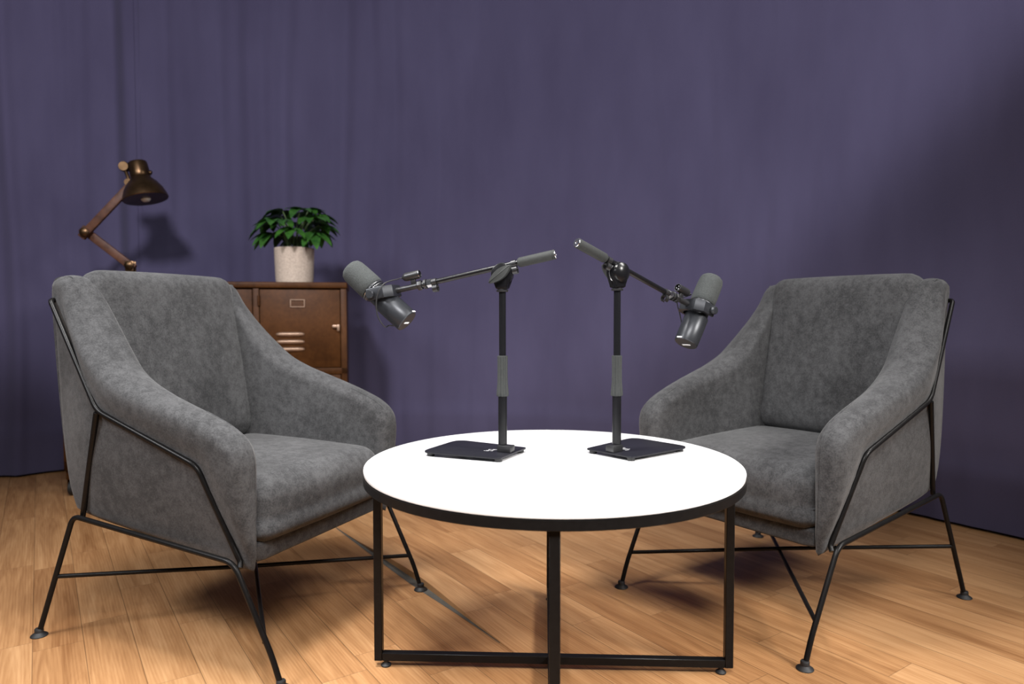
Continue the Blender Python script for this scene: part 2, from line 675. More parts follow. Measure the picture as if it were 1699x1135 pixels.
def curtain(i0, i1, name, label, off=0.0):
    b = bmesh.new()
    zs = [0.012, 0.06, 0.12, 0.18, 0.226, 0.232, 0.30] + [0.30 + 0.12 * k for k in range(1, 23)]
    front, back = [], []
    for i in range(i0, i1 + 1, 1):
        p, n = cpath[i]
        s = i * 0.01
        e = min(i - i0, i1 - i)
        cf, cb = [], []
        for z in zs:
            d = fold(s, z) + off + (0.0025 if z < 0.23 else 0.0)
            q = p + n * d
            cf.append(b.verts.new((q.x, q.y, z)))
            q = p + n * (d - 0.005)
            cb.append(b.verts.new((q.x, q.y, z)))
        front.append(cf)
        back.append(cb)
    m = len(zs)
    for a, c in zip(front, front[1:]):
        for k in range(m - 1):
            b.faces.new((a[k], c[k], c[k + 1], a[k + 1]))
    for a, c in zip(back, back[1:]):
        for k in range(m - 1):
            b.faces.new((a[k + 1], c[k + 1], c[k], a[k]))
    for k in range(m - 1):
        b.faces.new((front[0][k], front[0][k + 1], back[0][k + 1], back[0][k]))
        b.faces.new((front[-1][k + 1], front[-1][k], back[-1][k], back[-1][k + 1]))
    for j in range(len(front) - 1):
        b.faces.new((front[j][0], back[j][0], back[j + 1][0], front[j + 1][0]))
        b.faces.new((front[j][-1], front[j + 1][-1], back[j + 1][-1], back[j][-1]))
    o = finish(b, name, MAT['curtain'], sharp=80)
    return tag(o, label, 'curtain', 'purple curtains around the set')


curtain(0, split, 'curtain', 'narrower purple curtain panel with deep folds at far left, ending behind the desk lamp', 0.006)
curtain(split - 4, len(cpath) - 1, 'curtain', 'wide purple curtain running from the desk lamp round behind the table to the right', 0.0)


def wall(name, p0, p1, n):
    b = bmesh.new()
    c = (p0 + p1) / 2 - n * 0.05
    d = (p1 - p0)
    box(b, (0, 0, H_ROOM / 2), (d.length, 0.1, H_ROOM), M.Translation((c.x, c.y, 0)) @ M.Rotation(math.atan2(d.y, d.x), 4, 'Z'))
    return structure(finish(b, name, MAT['wall']))


nL = V((DL.y, -DL.x)); nR = V((DR.y, -DR.x))
OFFW = 0.09
cw = CORNER - nL * OFFW - nR * OFFW
wall('wall_left', cw - DL * 4.9, cw, nL)
wall('wall_right', cw, cw + DR * 4.7, nR)

# ------------------------------------------------------------------ armchair
FAB, FRM = MAT['fabric'], MAT['frame']


def bumpz(z):
    return max(0.0, 1 - ((z - 0.55) / 0.29) ** 2)


ROD = [V((-0.262, 0.803)), V((-0.066, 0.559)), V((0.222, 0.454)), V((0.306, 0.247))]


def rod_side(x, z):
    """signed distance to the line of the side rail, positive above and in front of it"""
    p = V((x, z))
    best, sg = 9.0, 1.0
    for i in range(3):
        a_, b_ = ROD[i], ROD[i + 1]
        d = b_ - a_
        t = (p - a_).dot(d) / d.dot(d)
        t = max(-0.6 if i == 0 else 0.0, min(1.3 if i == 2 else 1.0, t))
        q = p - (a_ + d * t)
        if q.length < best:
            best, sg = q.length, (1.0 if q.x * -d.y + q.y * d.x > 0 else -1.0)
    return best * sg


def sstep(t):
    t = max(0.0, min(1.0, t))
    return t * t * (3 - 2 * t)


def y_out(x, z):
    f = max(0.0, min(1.0, (x + 0.30) / 0.20))
    d = rod_side(x, z)
    crease = 0.015 * (0.25 + 0.75 * sstep((0.80 - z) / 0.26)) * sstep(d / 0.055) if d > 0 else -0.005 * sstep(-d / 0.03)
    return 0.269 + 0.011 * f + 0.034 * bumpz(z) * f * f * (3 - 2 * f) - 0.015 * max(0.0, min(1.0, x / 0.3)) + crease


def arm_thick(x, z):
    return y_out(x, z) - (0.200 + 0.038 * sstep((x + 0.15) / 0.33))


def arm_mesh(side):
    """side = +1 sitter's left, -1 sitter's right"""
    ctrl = [(-0.222, 0.292), (-0.252, 0.36), (-0.272, 0.46), (-0.287, 0.60), (-0.297, 0.72), (-0.304, 0.815),
            (-0.301, 0.856), (-0.280, 0.872), (-0.235, 0.874), (-0.194, 0.857), (-0.160, 0.810), (-0.116, 0.752),
            (-0.073, 0.700), (-0.030, 0.657), (0.030, 0.626), (0.100, 0.602), (0.170, 0.580), (0.235, 0.558),
            (0.292, 0.534), (0.328, 0.505), (0.342, 0.468), (0.342, 0.41), (0.339, 0.34), (0.334, 0.270), (0.327, 0.223)]
    pts = [V((p[0], p[1])) for p in catmull([(a, b_, 0) for a, b_ in ctrl], 5)]
    # straight bottom edge back to the start
    for k in range(1, 24):
        t = k / 24
        pts.append(V((0.327 + (-0.222 - 0.327) * t, 0.223 + (0.292 - 0.223) * t)))
    n = len(pts)
    out2 = [V((p.x, p.y)) for p in pts]
    r = 0.028

    def dist(p):
        best = 9.0
        for i in range(n):
            a_, b_ = out2[i], out2[(i + 1) % n]
            d = b_ - a_
            t = max(0.0, min(1.0, (p - a_).dot(d) / max(d.dot(d), 1e-12)))
            best = min(best, (a_ + d * t - p).length)
        return best

    def inside(p):
        c = False
        for i in range(n):
            a_, b_ = out2[i], out2[i - 1]
            if (a_.y > p.y) != (b_.y > p.y) and p.x < (b_.x - a_.x) * (p.y - a_.y) / (b_.y - a_.y) + a_.x:
                c = not c
        return c
    pool = list(out2)
    ds = [0.0] * n
    nrm = []
    for i in range(n):
        d = (out2[(i + 1) % n] - out2[i - 1]).normalized()
        nrm.append(V((-d.y, d.x)))
    area = sum(out2[i].x * out2[(i + 1) % n].y - out2[(i + 1) % n].x * out2[i].y for i in range(n))
    if area < 0:
        nrm = [-v for v in nrm]
    for ins in (0.0012, 0.0045, 0.010, 0.0175, 0.026, 0.034):
        for p, q in zip(out2, nrm):
            c = p + q * ins
            if inside(c) and dist(c) > ins * 0.97:
                pool.append(c); ds.append(ins)
    gx = -0.30
    while gx < 0.35:
        gz = 0.24
        while gz < 0.88:
            c = V((gx, gz))
            if inside(c):
                d = dist(c)
                if d > 0.040:
                    pool.append(c); ds.append(d)
            gz += 0.018
        gx += 0.018
    vv, ee, ff, ov, oe, of = mathutils.geometry.delaunay_2d_cdt(pool, [(i, (i + 1) % n) for i in range(n)], [], 1, 1e-7)
    b = bmesh.new()
    top, bot = [], []
    for v, src in zip(vv, ov):
        d = ds[src[0]] if src else dist(v)
        k = min(d, r) / r
        wv = math.sqrt(max(0.0, 1 - (1 - k) ** 2))
        x, z = v
        yo, th = y_out(x, z), arm_thick(x, z)
        mid = yo - th / 2
        sl = 0.016 * sstep((z - 0.58) / 0.2) * sstep((x + 0.285) / 0.12) * sstep(rod_side(x, z) / 0.05)     # the wing slants outward and back
        if d < 1e-6:
            t_ = b.verts.new((x - sl, side * mid, z))
            top.append(t_); bot.append(t_)
        else:
            top.append(b.verts.new((x - sl * (1 + wv), side * (mid + wv * th / 2), z - 0.3 * sl * wv)))
            bot.append(b.verts.new((x - sl * (1 - wv), side * (mid - wv * th / 2), z + 0.3 * sl * wv)))
    for f in ff:
        b.faces.new([top[i] for i in f])
        if any(top[i] is not bot[i] for i in f):
            b.faces.new([bot[i] for i in reversed(f)])
    # stitched seam down the front of the arm
    seam = []
    for p, q in list(zip(out2, nrm))[64:118]:
        if p.y > 0.57:
            continue
        x, z = p.x + q.x * 0.0028, p.y + q.y * 0.0028
        yo, th = y_out(x, z), arm_thick(x, z)
        seam.append(V((x, side * (yo - th / 2 - 0.42 * th / 2), z)))
    tube(b, seam, 0.0016, 6)
    return b


def make_chair(label):
    root = thing('armchair', label, 'armchair', group='charcoal armchairs beside the table')
    for s in (1, -1):
        finish(arm_mesh(s), 'armrest', FAB, root, sharp=60)
    # backrest shell between the arms
    b = bmesh.new()
    rear = [(-0.222, 0.305), (-0.254, 0.36), (-0.276, 0.46), (-0.292, 0.60), (-0.302, 0.72), (-0.307, 0.82), (-0.300, 0.858), (-0.280, 0.870), (-0.245, 0.871), (-0.225, 0.862),
            (-0.222, 0.80), (-0.212, 0.60), (-0.19, 0.40), (-0.175, 0.31)]
    rp = catmull([(a, 0, c) for a, c in rear], 4)
    ys = [-0.255 + 0.51 * k / 20 for k in range(21)]
    rings = [[b.verts.new((p.x, y, p.z)) for p in rp] for y in ys]
    m = len(rp)
    for a, c in zip(rings, rings[1:]):
        for k in range(m):
            b.faces.new((a[k], c[k], c[(k + 1) % m], a[(k + 1) % m]))
    b.faces.new(rings[0]); b.faces.new(rings[-1][::-1])
    finish(b, 'backrest', FAB, root, sharp=60)
    # back cushion
    b = bmesh.new()
    z_ax = V((-0.075, 0, 0.465)).normalized()
    x_ax = V((z_ax.z, 0, -z_ax.x))
    mt = axes(x_ax, (0, 1, 0), z_ax, (-0.198, 0, 0.652))

    def bc_warp(q):
        # bottom a little wider and fuller than the top
        f = (q.z + 0.24) / 0.48
        q.y *= 1.03 - 0.05 * f
        q.x *= 1.12 - 0.2 * f
        return q
    soft_box(b, 0.048, 0.232, 0.238, 0.042, mt, 22, (0.014, 0.004, 0.004), bc_warp)
    finish(b, 'back_cushion', FAB, root, sharp=70)
    # seat cushion with its boxed front
    b = bmesh.new()

    def sc_warp(q):
        f = (q.x + 0.24) / 0.48
        q.z += (0.5 - f) * 0.012
        if q.z < -0.022:                      # the boxed underside keeps a squarer edge
            k = min(1.0, (-0.022 - q.z) / 0.03)
            q.x += 0.018 * k * (1 if q.x > 0.15 else 0)
            q.y *= 1 + 0.06 * k
        return q
    soft_box(b, 0.238, 0.234, 0.070, 0.046, M.Translation((0.094, 0, 0.348)), 22, (0.010, 0.002, 0.012), sc_warp)
    tube(b, fillet([(-0.05, -0.234, 0.333), (0.310, -0.234, 0.322), (0.333, -0.205, 0.321), (0.342, 0.0, 0.321), (0.333, 0.205, 0.321), (0.310, 0.234, 0.322), (-0.05, 0.234, 0.333)], 0.03, 5), 0.0030, 8)
    finish(b, 'seat_cushion', FAB, root, sharp=70)
    # seat base panel under the cushion
    b = bmesh.new()

    def sb_warp(q):
        return V((q.x, q.y, q.z - 0.122 * (q.x + 0.270) + 0.0305))
    soft_box(b, 0.270, 0.240, 0.026, 0.014, M.Translation((0.052, 0, 0.291)), 12, (0, 0, 0), sb_warp)
    finish(b, 'seat_base', FAB, root, sharp=70)
    RT = 0.0062
    for s in (1, -1):
        # rod along back, arm and front edge
        pA, pB, pC, pD = [V((x, s * (y_out(x, z) + (0.004 if z < 0.7 else 0.009)), z)) for x, z in ((-0.262, 0.803), (-0.066, 0.559), (0.222, 0.454), (0.306, 0.247))]
        b = bmesh.new()
        top = [pA + V((-0.014, -s * 0.020, 0.010)), pA + V((-0.010, s * 0.001, 0.010)), pB, pC, pD, V((0.311, s * 0.276, 0.236))]
        tube(b, fillet(top, 0.022, 6), RT, 10)
        finish(b, 'side_rail', FRM, root)
        b = bmesh.new()
        pE2 = V((-0.170, s * (y_out(-0.17, 0.306) + 0.007), 0.296))
        tube(b, [pB + V((0.0, s * 0.001, -0.004)), pE2], RT, 10)
        finish(b, 'rear_strut', FRM, root)
        # rail below the body with its two legs
        E = V((-0.186, s * 0.298, 0.298)); G = V((0.304, s * 0.286, 0.250))
        FR = V((-0.284, s * 0.323, 0.006)); FF = V((0.423, s * 0.281, 0.006))
        b = bmesh.new()
        mid = (E + G) / 2
        tube(b, fillet([FR, E, mid], 0.022, 6), RT, 10)
        lg = finish(b, 'leg', FRM, root)
        b = bmesh.new()
        d = (E - FR).normalized()
        lathe(b, [(0.0, -0.006), (0.0180, -0.006), (0.0190, -0.0045), (0.0180, -0.0025), (0.0115, 0.0015), (0.0098, 0.0035), (0.0098, 0.011), (0.0085, 0.013), (0.0, 0.0135)], 20, M.Translation(FR))
        finish(b, 'foot', MAT['foot'], lg)
        b = bmesh.new()
        kn = FF + (G - FF) * 0.24 + V((0.007, 0, 0))
        tube(b, fillet([FF, kn, G, mid], 0.026, 6), RT, 10)
        lg = finish(b, 'leg', FRM, root)
        b = bmesh.new()
        lathe(b, [(0.0, -0.006), (0.0180, -0.006), (0.0190, -0.0045), (0.0180, -0.0025), (0.0115, 0.0015), (0.0098, 0.0035), (0.0098, 0.011), (0.0085, 0.013), (0.0, 0.0135)], 20, M.Translation(FF))
        finish(b, 'foot', MAT['foot'], lg)
    for s in (1, -1):
        E = V((-0.186, s * 0.298, 0.298)); FR = V((-0.284, s * 0.323, 0.0))
        G = V((0.304, -s * 0.286, 0.250)); FF = V((0.423, -s * 0.281, 0.0))
        b = bmesh.new()
        a0 = FR + (E - FR) * 0.50
        a1 = FF + (G - FF) * 0.37 + V((0.004, 0, 0))
        dz = V((0, 0, 0.003 * s))
        tube(b, [a0, (a0 + a1) / 2 + dz, a1], 0.0052, 10)
        finish(b, 'cross_brace', FRM, root)
    return root


chairL = make_chair('charcoal fabric armchair on black wire legs left of the table, before the brown locker')
chairL.location = (-0.7583, 1.8295, 0)
chairL.rotation_euler = (0, 0, -0.40522)
chairR = copy_tree(chairL)
chairR['label'] = 'charcoal fabric armchair on black wire legs right of the table, bare curtain behind'
chairR.location = (0.8177, 1.9573, 0)
chairR.rotation_euler = (0, 0, 3.7677)

# ------------------------------------------------------------------ round table
TZ = 0.4609
TC = V((0.0858, 1.4843, 0))
TH = R(-2.6)
table = thing('coffee_table', 'low round white table with a thin black crossed frame between the armchairs', 'table', TC, TH)
b = bmesh.new()
lathe(b, [(0.0, TZ - 0.012), (0.396, TZ - 0.012), (0.3985, TZ - 0.010), (0.3995, TZ - 0.004), (0.399, TZ - 0.0015), (0.397, TZ), (0.0, TZ)], 128)
finish(b, 'tabletop', MAT['top'], table)
b = bmesh.new()
lathe(b, [(0.375, TZ - 0.030), (0.399, TZ - 0.030), (0.400, TZ - 0.029), (0.400, TZ - 0.0125), (0.375, TZ - 0.0125)], 128, closed=True)
finish(b, 'rim', FRM, table)
T = 0.0175
for k in range(4):
    b = bmesh.new()
    rot = M.Rotation(k * math.pi / 2, 4, 'Z')
    box(b, (0.3815, 0, (TZ - 0.030 + 0.014) / 2), (T, T * 1.05, TZ - 0.030 - 0.014), rot, 0.0012, 1)
    lg = finish(b, 'leg', FRM, table)
    b = bmesh.new()
    lathe(b, [(0.0, 0.0), (0.011, 0.0), (0.0115, 0.003), (0.008, 0.006), (0.005, 0.008), (0.005, 0.0145), (0.0, 0.0145)], 16, rot @ M.Translation((0.366, 0, 0)))
    finish(b, 'foot', MAT['foot'], lg)
for k in range(2):
    b = bmesh.new()
    rot = M.Rotation(k * math.pi / 2, 4, 'Z')
    box(b, (0, 0, 0.014 + T / 2 + (0.0002 if k else 0)), (0.746, T, T), rot, 0.0012, 1)
    finish(b, 'crossbar', FRM, table)

# ------------------------------------------------------------------ microphone stands
ZB = TZ


def ribbed(bm_, prof, n, depth, mat=None):
    """fluted grip: rings whose radius ripples round the axis"""
    mat = mat or M.Identity(4)
    seg = n * 4
    rings = []
    for r, z in prof:
        rings.append([bm_.verts.new(mat @ V(((r + depth * math.cos(n * 2 * math.pi * k / seg)) * math.cos(2 * math.pi * k / seg),
                                              (r + depth * math.cos(n * 2 * math.pi * k / seg)) * math.sin(2 * math.pi * k / seg), z))) for k in range(seg)])
    for a, c in zip(rings, rings[1:]):
        for k in range(seg):
            bm_.faces.new((a[k], c[k], c[(k + 1) % seg], a[(k + 1) % seg]))
    bm_.faces.new(rings[0]); bm_.faces.new(rings[-1])


def make_stand(label, loc, base_ang, boom_ang, elev, z0):
    """base_ang: way the plate points from the pole; boom_ang: heading of the boom; elev: fall of the boom; z0: boom height at the pole"""
    root = thing('microphone_stand', label, 'microphone stand', (loc[0], loc[1], ZB), base_ang, 'desk microphone stands')
    # base plate, x runs away from the pole
    b = bmesh.new()
    cr = [(-0.028, -0.066), (0.165, -0.082), (0.165, 0.082), (-0.028, 0.066)]
    out = []
    for i in range(4):
        a, c, d = V((*cr[i - 1], 0)), V((*cr[i], 0)), V((*cr[(i + 1) % 4], 0))
        rad = 0.030 if i in (1, 2) else 0.007
        p0, p1 = c + (a - c).normalized() * rad, c + (d - c).normalized() * rad
        for k in range(7):
            s = k / 6
            q = (1 - s) ** 2 * p0 + 2 * s * (1 - s) * c + s * s * p1
            out.append((q.x, q.y))
    extrude_poly(b, out, 0.0075, 0.0110, None, 0.0008)
    pl = finish(b, 'base_plate', MAT['plate'], root)
    for x, y in ((-0.017, -0.054), (-0.017, 0.054), (0.148, -0.064), (0.148, 0.064)):
        b = bmesh.new()
        lathe(b, [(0.0, 0.0), (0.0080, 0.0), (0.0086, 0.001), (0.0086, 0.0076), (0.0, 0.0076)], 16, M.Translation((x, y, 0)))
        finish(b, 'rubber_foot', MAT['foot'], pl)
    # maker's mark printed on the plate: two loops between strokes
    b = bmesh.new()
    for x, y, hgt in ((0.024, -0.011, 0.012), (0.030, -0.006, 0.017), (0.030, 0.006, 0.017), (0.036, 0.011, 0.012)):
        box(b, (x, y, 0.0111), (hgt, 0.0022, 0.0004))
    lathe(b, [(0.0042, 0.0109), (0.0066, 0.0109), (0.0066, 0.0113), (0.0042, 0.0113)], 20, M.Translation((0.030, 0, 0)), closed=True)
    finish(b, 'printed_mark', MAT['print'], pl)
    # clamp block at the foot of the pole
    b = bmesh.new()
    box(b, (-0.008, 0, 0.0185), (0.034, 0.023, 0.015), None, 0.002)
    finish(b, 'clamp', MAT['gunmetal'], root)
    b = bmesh.new()
    lathe(b, [(0.0, 0.0275), (0.0098, 0.0275), (0.0098, 0.137), (0.0, 0.137)], 28)
    finish(b, 'lower_tube', MAT['stand'], root)
    b = bmesh.new()
    ribbed(b, [(0.009, 0.134), (0.0118, 0.1345), (0.0128, 0.137), (0.0125, 0.142), (0.0106, 0.165), (0.0102, 0.19), (0.0104, 0.215), (0.0106, 0.2235), (0.0085, 0.2245)], 10, 0.0011)
    finish(b, 'height_grip', MAT['grip'], root)
    hz = z0 - ZB
    b = bmesh.new()
    lathe(b, [(0.0, 0.222), (0.0076, 0.222), (0.0076, hz - 0.050), (0.0, hz - 0.050)], 28)
    finish(b, 'upper_tube', MAT['stand'], root)
    # swivel head, built in the boom's own frame (x along the boom, y to its left)
    fr = M.Rotation(boom_ang - base_ang, 4, 'Z')
    b = bmesh.new()
    lathe(b, [(0.0, hz - 0.056), (0.0125, hz - 0.056), (0.0132, hz - 0.054), (0.0132, hz - 0.052), (0.0105, hz - 0.051), (0.0105, hz - 0.048), (0.0, hz - 0.048)], 28, fr)
    finish(b, 'collar', MAT['gunmetal'], root)
    b = bmesh.new()
    box(b, (0, 0, hz - 0.037), (0.026, 0.023, 0.026), fr, 0.003)
    cheek = [(-0.013, hz - 0.048), (0.013, hz - 0.048), (0.0165, hz - 0.032)] + [(0.0235 * math.cos(t), hz - 0.017 + 0.0235 * math.sin(t)) for t in [R(-20 + 22 * k) for k in range(11)]] + [(-0.0165, hz - 0.032)]
    for y0, y1 in ((0.002, 0.011), (-0.013, -0.002)):
        extrude_poly(b, cheek, -y1, -y0, fr @ axes((1, 0, 0), (0, 0, 1), (0, -1, 0)), 0.0015)
    # dome on the far side from the wing
    lathe(b, [(0.0225, 0.0), (0.0212, 0.0045), (0.0145, 0.0092), (0.006, 0.011), (0.0, 0.0112)], 28, fr @ axes((1, 0, 0), (0, 0, 1), (0, -1, 0), (0, -0.0125, hz - 0.016)))
    finish(b, 'swivel_head', MAT['stand'], root)
    b = bmesh.new()
    lathe(b, [(0.0220, -0.0015), (0.0246, -0.0015), (0.0246, 0.0015), (0.0220, 0.0015)], 36, fr @ axes((1, 0, 0), (0, 0, 1), (0, -1, 0), (0, 0, hz - 0.016)), closed=True)
    finish(b, 'friction_disc', MAT['chrome'], root)
    # wing bolt on the left of the boom
    b = bmesh.new()
    wing = []
    for k in range(13):
        t = -1 + 2 * k / 12
        wing.append((t * 0.031, 0.0095 * (1 - t * t) + 0.0012))
    for k in range(13):
        t = 1 - 2 * k / 12
        wing.append((t * 0.031, -0.0095 * (1 - t * t) - 0.0012))
    ca, sa = math.cos(R(-142)), math.sin(R(-142))
    wing = [(p[0] * ca - p[1] * sa, p[0] * sa + p[1] * ca) for p in wing]
    extrude_poly(b, wing, 0.011, 0.026, fr @ axes((-1, 0, 0), (0, 0, 1), (0, 1, 0), (0, 0, hz - 0.018)), 0.003)
    lathe(b, [(0.0, 0.009), (0.008, 0.009), (0.008, 0.014), (0.0, 0.014)], 20, fr @ axes((-1, 0, 0), (0, 0, 1), (0, 1, 0), (0, 0, hz - 0.018)))
    finish(b, 'wing_bolt', MAT['grip'], root)
    # boom
    bd = V((math.cos(elev), 0, -math.sin(elev)))
    bz = V((math.sin(elev), 0, math.cos(elev)))
    bf = fr @ axes(bz.cross(bd) * -1, bz, bd, (0, 0, hz)) if False else fr @ axes(V((0, 1, 0)).cross(bd), V((0, 1, 0)), bd, (0, 0, hz))
    c_e = math.cos(elev)
    b = bmesh.new()
    lathe(b, [(0.0, -0.045), (0.0062, -0.045), (0.0062, 0.171 / c_e), (0.0, 0.171 / c_e)], 24, bf)
    bo = finish(b, 'boom', MAT['stand'], root)
    b = bmesh.new()
    L0, L1 = -0.1185 / c_e, -0.036 / c_e
    lathe(b, [(0.0, L0), (0.0098, L0), (0.0108, L0 + 0.0015), (0.0108, L0 + 0.004), (0.0103, L0 + 0.0045), (0.0103, L0 + 0.006), (0.0108, L0 + 0.0065), (0.0108, L1 - 0.004), (0.0085, L1), (0.0, L1)], 28, bf)
    gp = finish(b, 'handle', MAT['grip'], bo)
    b = bmesh.new()
    lathe(b, [(0.0, L0 - 0.0008), (0.0030, L0 - 0.0008), (0.0030, L0 - 0.0016), (0.0092, L0 - 0.0016), (0.0096, L0 + 0.0004), (0.0, L0 + 0.0004)], 24, bf)
    finish(b, 'end_cap', MAT['chrome'], bo)
    # two C-shaped cable clips under the boom
    for zc, rr in ((L1 + 0.010, 0.0075), (0.160 / c_e, 0.0075)):
        b = bmesh.new()
        for z in (-0.005, 0.005):
            pass
        arc_o = [(0.0093 * math.cos(t), 0.0093 * math.sin(t)) for t in [R(-150 + 300 * k / 20) for k in range(21)]]
        arc_i = [(0.0070 * math.cos(t), 0.0070 * math.sin(t)) for t in [R(150 - 300 * k / 20) for k in range(21)]]
        # clip body hugs the rod, its open hook hangs below
        extrude_poly(b, arc_o + arc_i, zc - 0.0055, zc + 0.0055, bf @ M.Translation((0.0145, 0, 0)) @ M.Rotation(R(180), 4, 'Z'), 0.0)
        lathe(b, [(0.0060, zc - 0.0055), (0.0082, zc - 0.0055), (0.0082, zc + 0.0055), (0.0060, zc + 0.0055)], 24, bf, closed=True)
        finish(b, 'cable_clip', MAT['gunmetal'], bo)
    b = bmesh.new()
    z0_ = 0.166 / c_e
    lathe(b, [(0.0, z0_), (0.0095, z0_), (0.0095, z0_ + 0.011), (0.0, z0_ + 0.011)], 6, bf)
    finish(b, 'lock_nut', MAT['chrome'], bo)
    return root


sL = (-0.021, 1.527)
sR = (0.233, 1.531)
BL, BR = R(165), R(36)
eL, eR = math.atan(0.2005), math.atan(0.358)
make_stand('black desk microphone stand on the left half of the white table, boom reaching left', sL, R(153.5), BL, eL, 0.8822)
make_stand('black desk microphone stand on the right half of the white table, boom reaching right', sR, R(42), BR, eR, 0.8846)


# ------------------------------------------------------------------ microphones
def make_mic(label, pole, boom_ang, elev, z0, d_c, dz_c, theta):
    """pole: stand position; d_c: distance of the microphone's centre along the boom; theta: lift of the foam end"""
    root = thing('microphone', label, 'microphone', (pole[0], pole[1], z0), boom_ang, 'dynamic microphones on the desk stands')
    ex, ey, ez = V((1, 0, 0)), V((0, 1, 0)), V((0, 0, 1))
    bd = V((math.cos(elev), 0, -math.sin(elev)))
    bu = V((math.sin(elev), 0, math.cos(elev)))
    cen = bd * (d_c / math.cos(elev)) + ez * dz_c
    m = V((math.cos(theta), 0, math.sin(theta)))
    side = ey.cross(m)
    mf = axes(side, ey, m, cen)
    Z = lambda z: z - 0.095
    b = bmesh.new()
    lathe(b, [(0.0, Z(0.0)), (0.026, Z(0.0)), (0.0275, Z(0.0012)), (0.0278, Z(0.003)), (0.0283, Z(0.004)), (0.0287, Z(0.03)), (0.0287, Z(0.075)), (0.0250, Z(0.080)), (0.0250, Z(0.108)),
              (0.0292, Z(0.1095)), (0.0292, Z(0.1125)), (0.0275, Z(0.1135)), (0.0275, Z(0.116)), (0.0, Z(0.116))], 48, mf)
    body = finish(b, 'body', MAT['mic'], root)
    # label on the end cap and the bright slot above it
    b = bmesh.new()
    lab = axes(ey, -side, -m, cen - m * 0.0955)
    box(b, (0, -0.004, 0.0001), (0.024, 0.0046, 0.0006), lab)
    finish(b, 'end_label', MAT['white'], body)
    b = bmesh.new()
    box(b, (0.0, 0.0280, -0.0035), (0.014, 0.0022, 0.0032), lab, 0.0004, 1)
    finish(b, 'rim_plate', MAT['white'], body)
    b = bmesh.new()
    lathe(b, [(0.0, Z(0.115)), (0.0285, Z(0.115)), (0.0302, Z(0.118)), (0.0305, Z(0.130)), (0.0300, Z(0.160)), (0.0290, Z(0.178)), (0.0265, Z(0.186)), (0.0215, Z(0.1905)), (0.010, Z(0.192)), (0.0, Z(0.192))], 48, mf)
    finish(b, 'foam_windscreen', MAT['foam'], root)
    b = bmesh.new()
    for z in (0.1055, 0.1120):
        lathe(b, [(0.0292, Z(z) - 0.0012), (0.0300, Z(z)), (0.0292, Z(z) + 0.0012), (0.0285, Z(z))], 48, mf, closed=True)
    finish(b, 'steel_ring', MAT['chrome'], body)
    # U-shaped yoke: open towards the far side of the boom, arms either side of the body
    yf = axes(bd, ey, bu, cen)
    b = bmesh.new()
    hw = 0.0135
    outl = [(-0.047, -0.022), (-0.047, 0.022), (-0.030, 0.0385), (0.010, 0.0385), (0.012, 0.036), (0.012, 0.0315), (-0.022, 0.0315), (-0.0375, 0.016),
            (-0.0375, -0.016), (-0.022, -0.0315), (0.012, -0.0315), (0.012, -0.036), (0.010, -0.0385), (-0.030, -0.0385)]
    extrude_poly(b, outl, -hw, hw, yf, 0.0015)
    yk = finish(b, 'yoke', MAT['mic'], root)
    for s in (1, -1):
        b = bmesh.new()
        kf = axes(bd, bu * s, ey * s, cen + ey * s * 0.0385)
        if s == -1:
            kf = axes(bd, bu, -ey, cen - ey * 0.0385)
        lathe(b, [(0.0, -0.008), (0.004, -0.008), (0.004, 0.0), (0.0095, 0.0), (0.0100, 0.002), (0.0100, 0.0085), (0.0085, 0.0105), (0.0, 0.0110)], 24, kf)
        finish(b, 'knob', MAT['mic'], yk)
    # threaded adapter back to the boom nut
    adf = axes(V((0, 1, 0)).cross(bd), V((0, 1, 0)), bd, cen)
    d_end = -(d_c - 0.181) / math.cos(elev)
    # keep it on the boom axis: bend slightly from the nut to the yoke
    p0 = bd * (0.1805 / math.cos(elev))
    p1 = cen + bd * -0.045
    b = bmesh.new()
    dd = (p1 - p0)
    af = along(dd, p0)
    ln = dd.length
    lathe(b, [(0.0, -0.002), (0.0112, -0.002), (0.0112, 0.003), (0.0, 0.003)], 24, af)
    lathe(b, [(0.0, 0.009), (0.0105, 0.009), (0.0112, 0.0105), (0.0112, 0.0185), (0.0105, 0.020), (0.0, 0.020)], 8, af)
    lathe(b, [(0.0, 0.003), (0.0065, 0.003), (0.0065, ln), (0.0, ln)], 20, af)
    finish(b, 'mount_adapter', MAT['gunmetal'], root)
    # male connector carried above the mount, pins towards the pole
    xc = bd * (0.193 / math.cos(elev)) + bu * 0.0255
    xf = axes(V((0, 1, 0)).cross(bd), V((0, 1, 0)), bd, xc)
    b = bmesh.new()
    lathe(b, [(0.0078, 0.006), (0.0082, -0.002), (0.0096, -0.002), (0.0098, 0.0), (0.0098, 0.031), (0.0090, 0.035), (0.0060, 0.039), (0.0030, 0.041), (0.0, 0.041)], 28, xf)
    box(b, (0.014, 0, 0.016), (0.012, 0.006, 0.012), xf, 0.001)
    cn = finish(b, 'connector', MAT['gunmetal'], root)
    b = bmesh.new()
    for a in (90, 210, 330):
        lathe(b, [(0.0, 0.005), (0.0011, 0.005), (0.0011, -0.0012), (0.0, -0.0016)], 10, xf @ M.Translation((0.0042 * math.cos(R(a)), 0.0042 * math.sin(R(a)), 0)))
    lathe(b, [(0.0084, -0.0026), (0.0095, -0.0026), (0.0095, -0.0012), (0.0084, -0.0012)], 28, xf, closed=True)
    finish(b, 'pin', MAT['chrome'], cn)
    # thin lead looping round the body on the boom's left
    b = bmesh.new()
    xe = xc + bd * 0.040
